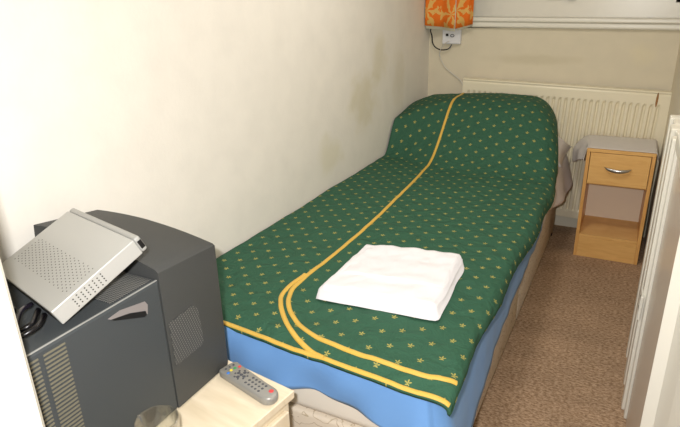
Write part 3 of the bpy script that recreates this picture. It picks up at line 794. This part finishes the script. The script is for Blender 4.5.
# ------------------------------------------------------------------ remote control
rm = empty('remote_control', (.538, -2.888, TZ+.0008), 'silver grey remote control with coloured buttons on the chest behind the television', 'remote control')
rm.rotation_euler = (0, 0, math.radians(-16))
def outline(n=10):
    # rounded near end (+x), slightly flared far end (-x)
    pts = []
    for k in range(n+1):
        a = -PI/2+PI*k/n; pts.append((.072+.024*math.cos(a), .0235*math.sin(a)))
    pts += [(.03, .0245), (-.05, .027), (-.088, .0285), (-.096, .024), (-.098, .0), (-.096, -.024), (-.088, -.0285), (-.05, -.027), (.03, -.0245)]
    return pts
ol = outline(); V = []; Fc = []; n = len(ol)
for z, sc in ((0, .93), (.004, 1.0), (.013, 1.0), (.0175, .95), (.019, .87)):
    for (a, b_) in ol: V.append((a*(1-(1-sc)*.35), b_*sc, z+ (.002*(a > .05) if z > .01 else 0)))
for i in range(4):
    for k in range(n): Fc.append((i*n+k, i*n+(k+1) % n, (i+1)*n+(k+1) % n, (i+1)*n+k))
Fc += [tuple(range(n))[::-1], tuple(4*n+k for k in range(n))]
body = MB().add(V, Fc).build('body', m_remote, rm, auto=50)
def btn(x, y, r, m, name='button', z=.019):
    MB().lathe([(r, 0), (r, .0012), (r*.7, .0022)], (x, y, z), 12).build(name, m, rm, smooth=False)
cR = mat('red_button', (214, 70, 70), .5); cG = mat('green_button', (60, 150, 90), .5); cY = mat('yellow_button', (222, 200, 60), .5); cB = mat('blue_button', (60, 120, 200), .5)
for (y, m_) in ((.018, cR), (.006, cG), (-.006, cY), (-.018, cB)): btn(-.064-.004*(abs(y) < .01), y, .0042, m_)
for x_ in (-.082,):
    for y in (.012, 0, -.012): btn(x_, y, .003, m_rub)
for (a, b_) in ((0, 0), (.011, 0), (-.011, 0), (0, .011), (0, -.011)): btn(-.033+a, b_, .0048, m_rub)
for a in range(8): btn(-.033+.0175*math.cos(a*PI/4+.39), .0175*math.sin(a*PI/4+.39), .0028, m_rub)
for i in range(5):
    for j in range(3):
        btn(.0+i*.0125, -.012+j*.012, .0037, m_rub, z=.019 if i < 4 else .0195)
btn(.074, .008, .0062, cR, z=.0205)

# ------------------------------------------------------------------ glass mug
mg = empty('glass_mug', (.521, -3.170, TZ+.0005), 'clear glass mug standing on the chest beside the television', 'mug')
prof = [(.0, .0), (.034, 0), (.038, .004), (.041, .05), (.0435, .112), (.0435, .1145), (.0415, .115), (.0405, .112), (.0382, .05), (.034, .011), (.0, .010)]
V = []; Fc = []; n = 40
for r, z in prof:
    for k in range(n): V.append((max(r, .0002)*math.cos(2*PI*k/n), max(r, .0002)*math.sin(2*PI*k/n), z))
for i in range(len(prof)-1):
    for k in range(n): Fc.append((i*n+k, i*n+(k+1) % n, (i+1)*n+(k+1) % n, (i+1)*n+k))
MB().add(V, Fc).build('bowl', m_glass, mg, smooth=True)
hd = catmull([(-.041, -.0, .095), (-.058, 0, .100), (-.070, 0, .085), (-.070, 0, .05), (-.058, 0, .028), (-.039, 0, .028)], 6)
Mh = Matrix.Rotation(math.radians(70), 4, 'Z')
MB().tube([Mh @ p for p in hd], .0052, 10).build('handle', m_glass, mg, smooth=True)

# ------------------------------------------------------------------ light: camera flash plus an added weak ambient fill below the ceiling, no lamp seen
fl = bpy.data.lights.new('flash', 'AREA'); fl.shape = 'RECTANGLE'; fl.size = .04; fl.size_y = .02; fl.energy = 15; fl.color = (1, .99, .99)
fo = bpy.data.objects.new('flash', fl); COL.objects.link(fo)
Mf = M4.copy(); Mf.translation = CAM-R2*.06+U2*.05+F*.02; fo.matrix_world = Mf
cl = bpy.data.lights.new('ambient_fill', 'AREA'); cl.shape = 'DISK'; cl.size = .35; cl.energy = 6; cl.color = (1, .95, .90)
co = bpy.data.objects.new('ambient_fill', cl); COL.objects.link(co); co.location = (.8, -1.7, CEIL-.05)
wd = bpy.data.worlds.new('world'); S.world = wd; wd.use_nodes = True
wd.node_tree.nodes['Background'].inputs[0].default_value = (.5, .55, .6, 1); wd.node_tree.nodes['Background'].inputs[1].default_value = .15
S.view_settings.view_transform = 'Standard'; S.view_settings.look = 'None'; S.view_settings.gamma = 1; S.view_settings.use_curve_mapping = False
S.view_settings.exposure = 1.0
